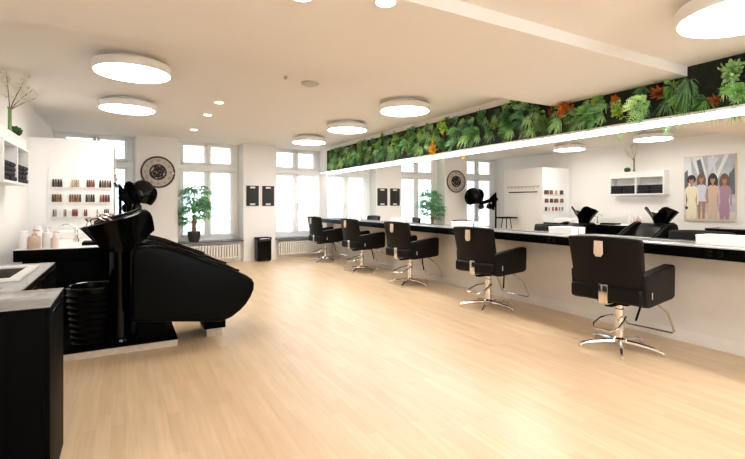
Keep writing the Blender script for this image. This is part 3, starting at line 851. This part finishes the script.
# ------------------------------------------------------------------ colour charts on the partition
t = thing('swatch_board', 'white rack with three ledges holding hair colour swatches', 'display rack', (-.60, 6.88, 1.0))
F = 6.88
def part_xz(u, v, y=6.85):
    x = (u-372.5)/440.8; d = y/(.8727-.4883*x)
    return d*(.4883+.8727*x), H+(203.7-v)*d/440.8
xa, zt = part_xz(48, 167); xb, zb = part_xz(112, 218)
obj('backboard', box(new(), xa+.60, min(xb, -.15)+.60, -.018, -.001, zb-1.0, zt-1.0, .003), M['white'], t)
HAIR = {'d': (.035, .022, .015), 'b': (.12, .065, .03), 'l': (.52, .38, .24), 'r': (.20, .05, .02), 'g': (.16, .13, .10), 'c': (.28, .13, .04), 'v': (.14, .03, .03), 'k': (.012, .011, .012), 'R': (.35, .02, .02), 's': (.32, .29, .26)}
for k, c in HAIR.items(): M['hair_'+k] = mat('hair_tone_'+k, c, .4, bump=.4, bscale=200, var=.15, vscale=30)
rowv = [(187.3, [(52, 62.5, 'dbdd'), (71.5, 79.5, 'llsl'), (86.5, 95, 'brcr'), (99, 111.5, 'dgbgd')], 7),
        (202, [(51.5, 62, 'bbcb'), (69, 81.5, 'bcbcb'), (85.5, 95, 'dgdd'), (99.5, 110, 'crvv')], 7),
        (216.3, [(52.5, 57, 'gs'), (63.5, 66.5, 'sg'), (72, 78, 'vRv'), (84, 87.5, 'vR'), (96.5, 98.2, 's'), (104, 109, 'kgk')], 6.5)]
NAMES = [['dark brown swatches at the left of the top row', 'pale blonde swatches in the top row', 'chestnut and copper swatches in the top row', 'ash brown swatches at the right of the top row'],
         ['medium brown swatches at the left of the middle row', 'wide golden brown swatches in the middle row', 'dark ash swatches in the middle row', 'copper red swatches at the right of the middle row'],
         ['grey brown swatch pair at the left of the bottom row', 'silver swatch pair in the bottom row', 'three deep red swatches in the bottom row', 'bright red swatch pair in the bottom row', 'single pale grey swatch in the bottom row', 'black swatches at the right of the bottom row']]
for (vb, groups, hpx), nms in zip(rowv, NAMES):
    z0 = part_xz(80, vb)[1]; hh = hpx*6.2/440.8
    obj('ledge', box(new(), xa+.62, min(xb, -.155)+.58, -.05, -.016, z0-1.006, z0-1.0, .002), M['white'], t)
    for (u0, u1, cols), nm in zip(groups, nms):
        x0 = part_xz(u0, vb)[0]; x1 = part_xz(u1, vb)[0]; n = len(cols); w = (x1-x0)/n
        g = thing('hair_swatch_set', nm, 'hair swatches', ((x0+x1)/2, F-.033, z0), 0, 'hair colour swatch sets on the white rack')
        for j, c in enumerate(cols):
            xc = x0+(j+.5)*w-(x0+x1)/2
            obj('lock', prism(new(), [(xc-w*.46, 0), (xc+w*.46, 0), (xc+w*.44, hh*.5), (xc+w*.26, hh), (xc-w*.26, hh), (xc-w*.44, hh*.5)], -.010, .010, 'y', .004, 2), M['hair_'+c], g)
# rail on the partition's side
t = thing('wall_rail', 'beige rail above a thin black bar on the side of the partition', 'rail', (-.145, 7.45, 1.475))
obj('upper_rail', box(new(), .0, .022, -.50, .50, .115, .15, .004), M['hair_rail'], t)
for k in range(9): obj('hook', tube(new(), [(.01, -.44+k*.11, .115), (.016, -.44+k*.11, .085), (.028, -.44+k*.11, .085), (.03, -.44+k*.11, .10)], .006, 6), M['hair_rail'], t)
obj('lower_bar', tube(new(), [(.02, -.42, 0), (.02, .42, 0)], .012, 8), M['black_satin'], t)
obj('bar_mount', box(box(new(), 0, .02, -.43, -.41, -.01, .01), 0, .02, .41, .43, -.01, .01), M['black_satin'], t)

# ------------------------------------------------------------------ wall shelf with towels
SX0, SX1, SY0, SY1, SZ0, SZ1 = XL, -.88, 4.66, 5.755, 1.382, 1.752
t = thing('wall_shelf', 'white two-compartment wall shelf holding dark towels at the left', 'shelf', (XL, (SY0+SY1)/2, SZ0))
bm = new(); D = SX1-SX0; hw = (SY1-SY0)/2
box(bm, .0, D, -hw, hw, 0, .022, .001); box(bm, 0, D, -hw, hw, SZ1-SZ0-.022, SZ1-SZ0, .001)
for yy in (-hw+.011, 0, hw-.011): box(bm, 0, D, yy-.012, yy+.012, .022, SZ1-SZ0-.022, .001)
obj('shelf_box', bm, M['white'], t)
obj('back_panel', box(new(), 0.0, .01, -hw, hw, .022, SZ1-SZ0-.022), M['white'], t)
obj('top_plinth', box(new(), .0, .165, -hw+.01, hw-.01, SZ1-SZ0, SZ1-SZ0+.105, .001), M['white'], t)
tow = None; PLACE = [(4.80, 'nearest the viewer'), (5.06, 'on the near side of the divider'), (5.36, 'just past the divider'), (5.61, 'at the far end')]
LV = ['lowest', 'second lowest', 'second highest', 'topmost']
for yc, nm in PLACE:
    for k in range(4):
        lb = '%s dark folded towel in the shelf stack %s' % (LV[k], nm)
        loc = (XL+.100+rp.uniform(-.008, .008), yc+rp.uniform(-.006, .006), SZ0+.022+k*.043)
        if tow is None:
            bm = box(new(), -.085, .085, -.115, .115, 0, .0425, .018, 3)
            box(bm, -.08, .086, -.11, .11, .018, .024, .002)
            tow = obj('folded_towel', bm, M['towel'], loc=loc); tag(tow, lb, 'towel', 'folded towels on the wall shelf')
        else:
            o = tow.copy(); C.objects.link(o); o.location = loc; o['label'] = lb

t = thing('flower_vase', 'slim green vase of blossoming twigs on top of the wall shelf', 'vase', (-.95, 5.27, SZ1+.105))
VS = [(.022, 0), (.024, .01), (.015, .05), (.014, .22), (.020, .25), (.015, .25), (.01, .02)]
obj('vase', lathe(new(), VS, n=20), M['vase'], t)
tw = new(); fl = new(); r = random.Random(3)
for a, L, lean in ((0.0, .34, .28), (.6, .28, .55), (-2.0, .36, .10), (.2, .22, .8), (-.8, .25, .5)):
    d = Vector((math.cos(a)*math.sin(lean), math.sin(a)*math.sin(lean), math.cos(lean)))
    pts = [Vector((0, 0, .22))+d*(L*f)+Vector((d.x, d.y, -.15))*(.25*L*f*f) for f in (0, .3, .6, 1)]
    tube(tw, pts, [.005, .004, .003, .002], 6)
    for k in range(16):
        f = r.uniform(.4, 1.05); p = Vector((0, 0, .22))+d*(L*f)+Vector((d.x, d.y, -.15))*(.25*L*f*f)+Vector((r.uniform(-.03, .03), r.uniform(-.03, .03), r.uniform(-.02, .03)))
        for j in range(4):
            leaf(fl, p, Vector((r.uniform(-1, 1), r.uniform(-1, 1), r.uniform(-.5, 1))), Vector((0, 0, 1)), .030, .026, .1, 3)
obj('twigs', tw, M['twig'], t); obj('blossoms', fl, M['blossom'], t)
tb = bmesh.new(); bmesh.ops.create_icosphere(tb, subdivisions=4, radius=.058)
for v in tb.verts:
    v.co *= 1+.14*math.sin(v.co.x*170+v.co.y*90)*math.cos(v.co.z*130+v.co.y*60); v.co.z = max(v.co.z*.85, -.042)
tag(obj('moss_ball', tb, M['mossball'], loc=(-.935, 5.40, SZ1+.147)), 'round green moss ball beside the slim vase on the shelf', 'moss ball')

# ------------------------------------------------------------------ poster on the left wall
PX, PY0, PY1, PZ0, PZ1 = XL+.03, 3.58, 4.39, .885, 2.075
PM = [M['white'], mat('poster_silver', (.40, .43, .47), .5, var=.3, vscale=4), mat('poster_dark', (.10, .12, .15), .5), mat('poster_light', (.68, .70, .72), .5), mat('poster_cream', (.78, .70, .52), .5), mat('poster_skin', (.38, .20, .13), .5),
      mat('poster_hair', (.02, .014, .012), .5), mat('poster_lilac', (.36, .22, .31), .5), mat('poster_blue', (.56, .60, .68), .5), mat('poster_nude', (.58, .43, .34), .5), mat('poster_brown_hair', (.16, .08, .045), .5), mat('poster_sand', (.62, .54, .44), .5)]
t = thing('poster', 'poster of four women in pale outfits on the left wall, mirrored', 'poster', (XL, (PY0+PY1)/2, PZ0))
W, Hh = PY1-PY0, PZ1-PZ0
obj('canvas_edge', box(new(), 0.0, .028, -W/2, W/2, 0, Hh, .001), M['beige'], t)
tb = new(); lay = [0]
def poly(pts, mi):
    lay[0] += 1; x = .0284+.00012*lay[0]
    f = tb.faces.new([tb.verts.new((x, -W/2+a*W, b*Hh)) for a, b in pts]); f.material_index = mi
    if f.normal.x < 0 or True:
        f.normal_update()
        if f.normal.x < 0: f.normal_flip()
def ell(cx, cy, rx, ry, mi, n=20): poly([(cx+rx*math.cos(2*PI*k/n), cy+ry*math.sin(2*PI*k/n)) for k in range(n)], mi)
poly([(.01, .01), (.99, .01), (.99, .99), (.01, .99)], 1)
poly([(.0, .0), (1, 0), (1, .12), (0, .14)], 11)
for pts, mi in (([(.12, .99), (.35, .6), (.45, .99)], 3), ([(.2, .99), (.36, .7), (.40, .99)], 1), ([(.5, .55), (.62, .99), (.85, .99), (.66, .6)], 3), ([(.56, .66), (.66, .95), (.74, .93), (.66, .66)], 2), ([(.8, .4), (.86, .99), (.99, .99), (.99, .3)], 3), ([(.88, .3), (.92, .8), (.985, .75), (.985, .25)], 2), ([(.01, .4), (.02, .8), (.12, .7), (.1, .4)], 2), ([(.3, .95), (.5, .72), (.52, .98)], 8)): poly(pts, mi)
# seen straight on from the room: +Y is to the right; the mirror flips it
def woman(cx, top, sc, dress, hair, longhair, legs, hip=.30):
    hr = .055*sc
    if longhair: ell(cx, top-.10, hr*1.7, .13*sc, hair)
    else: ell(cx, top-.045, hr*1.45, .06*sc, hair)
    sh = top-.16
    poly([(cx-.075*sc, .03), (cx-.095*sc, sh-.34), (cx-.07*sc, sh-.2), (cx-.112*sc, sh-.03), (cx-.05*sc, sh+.015), (cx+.05*sc, sh+.015), (cx+.112*sc, sh-.03), (cx+.07*sc, sh-.2), (cx+.095*sc, sh-.34), (cx+.085*sc, .03), (cx+.012, .03), (cx, sh-.42), (cx-.012, .03)] if not legs else
         [(cx-.095*sc, hip), (cx-.065*sc, sh-.17), (cx-.108*sc, sh-.03), (cx-.05*sc, sh+.01), (cx+.05*sc, sh+.01), (cx+.108*sc, sh-.03), (cx+.065*sc, sh-.17), (cx+.095*sc, hip)], dress)
    if legs:
        for s in (-1, 1): poly([(cx+s*.012, hip), (cx+s*.085*sc, hip), (cx+s*.065*sc, .03), (cx+s*.02, .03)], 5)
    poly([(cx-.022, sh), (cx+.022, sh), (cx+.02, sh+.05), (cx-.02, sh+.05)], 5)
    ell(cx, top-.065, hr*.78, .055*sc, 5)
    if hair == 10: ell(cx+.0, top-.025, hr*.85, .028*sc, hair)
    else: ell(cx, top-.02, hr*.95, .028*sc, hair)
    for s in (-1, 1): ell(cx+s*.017, top-.06, .006, .004, 6, 8)
    ell(cx, top-.092, .012, .005, 7, 10)
    for s in (-1, 1):
        poly([(cx+s*.10*sc, sh-.03), (cx+s*.128*sc, sh-.06), (cx+s*.125*sc, sh-.28), (cx+s*.095*sc, sh-.28)], dress if not legs else 5)
# +Y is to the right of a viewer standing in the room facing this wall? (facing -X, right hand is +Y)
woman(.20, .68, 1.05, 7, 10, True, False)
woman(.42, .69, 1.05, 9, 6, True, False)
woman(.64, .71, 1.0, 8, 10, True, True)
woman(.84, .69, 1.15, 4, 6, False, False)
ell(.94, .20, .03, .025, 6)
obj('print', tb, PM, t, smooth=0)

# ------------------------------------------------------------------ near left cabinets with sink
def cabinet(x1, y0, y1, label, doors, sink=None):
    t = thing('base_cabinet', label, 'cabinet', (XL+.003, y0, 0))
    w = x1-XL-.003; d = y1-y0
    obj('carcass', box(new(), 0, w-.022, .002, d-.002, 0, .60 if sink else .783, .002), M['black_satin'], t)
    if sink: obj('apron', box(box(new(), w-.024, w-.02, .002, d-.002, .60, .783), 0, w-.022, .002, .012, .60, .783), M['black_satin'], t)
    if sink:
        sx0, sx1, sy0, sy1 = sink
        bm = box(new(), 0, sx0, 0.001, d-.001, .783, .79); box(bm, sx1, w, 0.001, d-.001, .783, .79)
        box(bm, sx0, sx1, 0.001, sy0, .783, .79); box(bm, sx0, sx1, sy1, d-.001, .783, .79)
        bmesh.ops.remove_doubles(bm, verts=bm.verts, dist=1e-5)
    else: bm = box(new(), 0, w, 0.001, d-.001, .783, .79, .001)
    k = obj('worktop', bm, M['grey_top'], t)
    n = doors
    for i in range(n):
        a = .002+i*(d/n); b = (i+1)*(d/n)-.002
        q = obj('door', box(new(), w-.022, w-.001, a, b, .03, .781, .002), M['black_satin'], t)
        obj('finger_rail', box(new(), w-.003, w+.004, a+.03, b-.03, .745, .757, .001), M['black_gloss'], q)
    return t, w
cabinet(-.265, 2.18, 2.62, 'deep black cabinet with grey top in the bottom left corner', 1)
ct, w = cabinet(-.43, 2.622, 3.78, 'shallower black cabinet with the built-in sink along the left wall', 2, (.175, .55, .39, .93))
t = thing('sink', 'small steel sink with raised rim set in the grey worktop', 'sink', (-.71, 3.28, .79))
bm = new()
x0, x1, y0, y1 = -.215, .215, -.31, .31
box(bm, x0, x1, y0, y0+.05, 0, .012); box(bm, x0, x1, y1-.05, y1, 0, .012)
box(bm, x0, x0+.05, y0+.05, y1-.05, 0, .012); box(bm, x1-.05, x1, y0+.05, y1-.05, 0, .012)
bmesh.ops.remove_doubles(bm, verts=bm.verts, dist=1e-5)
obj('rim', bm, M['white'], t)
bm = new(); a0, a1, b0, b1 = x0+.045, x1-.045, y0+.045, y1-.045
box(bm, a0, a1, b0, b1, -.16, -.155); box(bm, a0, a0+.004, b0, b1, -.157, .004); box(bm, a1-.004, a1, b0, b1, -.157, .004)
box(bm, a0, a1, b0, b0+.004, -.157, .004); box(bm, a0, a1, b1-.004, b1, -.157, .004)
obj('bowl', bm, M['steel_shaded'], t)
obj('drain', lathe(new(), [(.03, -.156), (.03, -.15), (.02, -.15)], n=18), M['chrome'], t)
obj('tap', tube(new(), [(-.20, 0, .01), (-.20, 0, .2), (-.16, 0, .25), (-.05, 0, .24), (-.03, 0, .2)], .012), M['chrome'], t)

# ------------------------------------------------------------------ world, camera
wd = bpy.data.worlds.new('sky'); bpy.context.scene.world = wd; wd.use_nodes = True
nt = wd.node_tree; bg = nt.nodes['Background']
bg.inputs[0].default_value = (.90, .955, 1., 1); bg.inputs[1].default_value = 4.6

cam = bpy.data.cameras.new('camera'); co = bpy.data.objects.new('camera', cam); C.objects.link(co)
th = math.radians(29.23)
co.location = (0, 0, H); co.rotation_euler = (PI/2, 0, -th)
cam.sensor_fit = 'HORIZONTAL'; cam.sensor_width = 36; cam.lens = 440.8/745*36
cam.shift_y = -(229.5-203.7)/745
cam.clip_start = .05; cam.clip_end = 200
sc = bpy.context.scene; sc.camera = co
sc.view_settings.view_transform = 'Standard'; sc.view_settings.look = 'None'
sc.view_settings.gamma = 1; sc.view_settings.exposure = 1.26; sc.view_settings.use_curve_mapping = False
sc.cycles.use_denoising = True
sc.cycles.max_bounces = 10; sc.cycles.diffuse_bounces = 6; sc.cycles.glossy_bounces = 6; sc.cycles.transparent_max_bounces = 12
sc.cycles.sample_clamp_indirect = 6
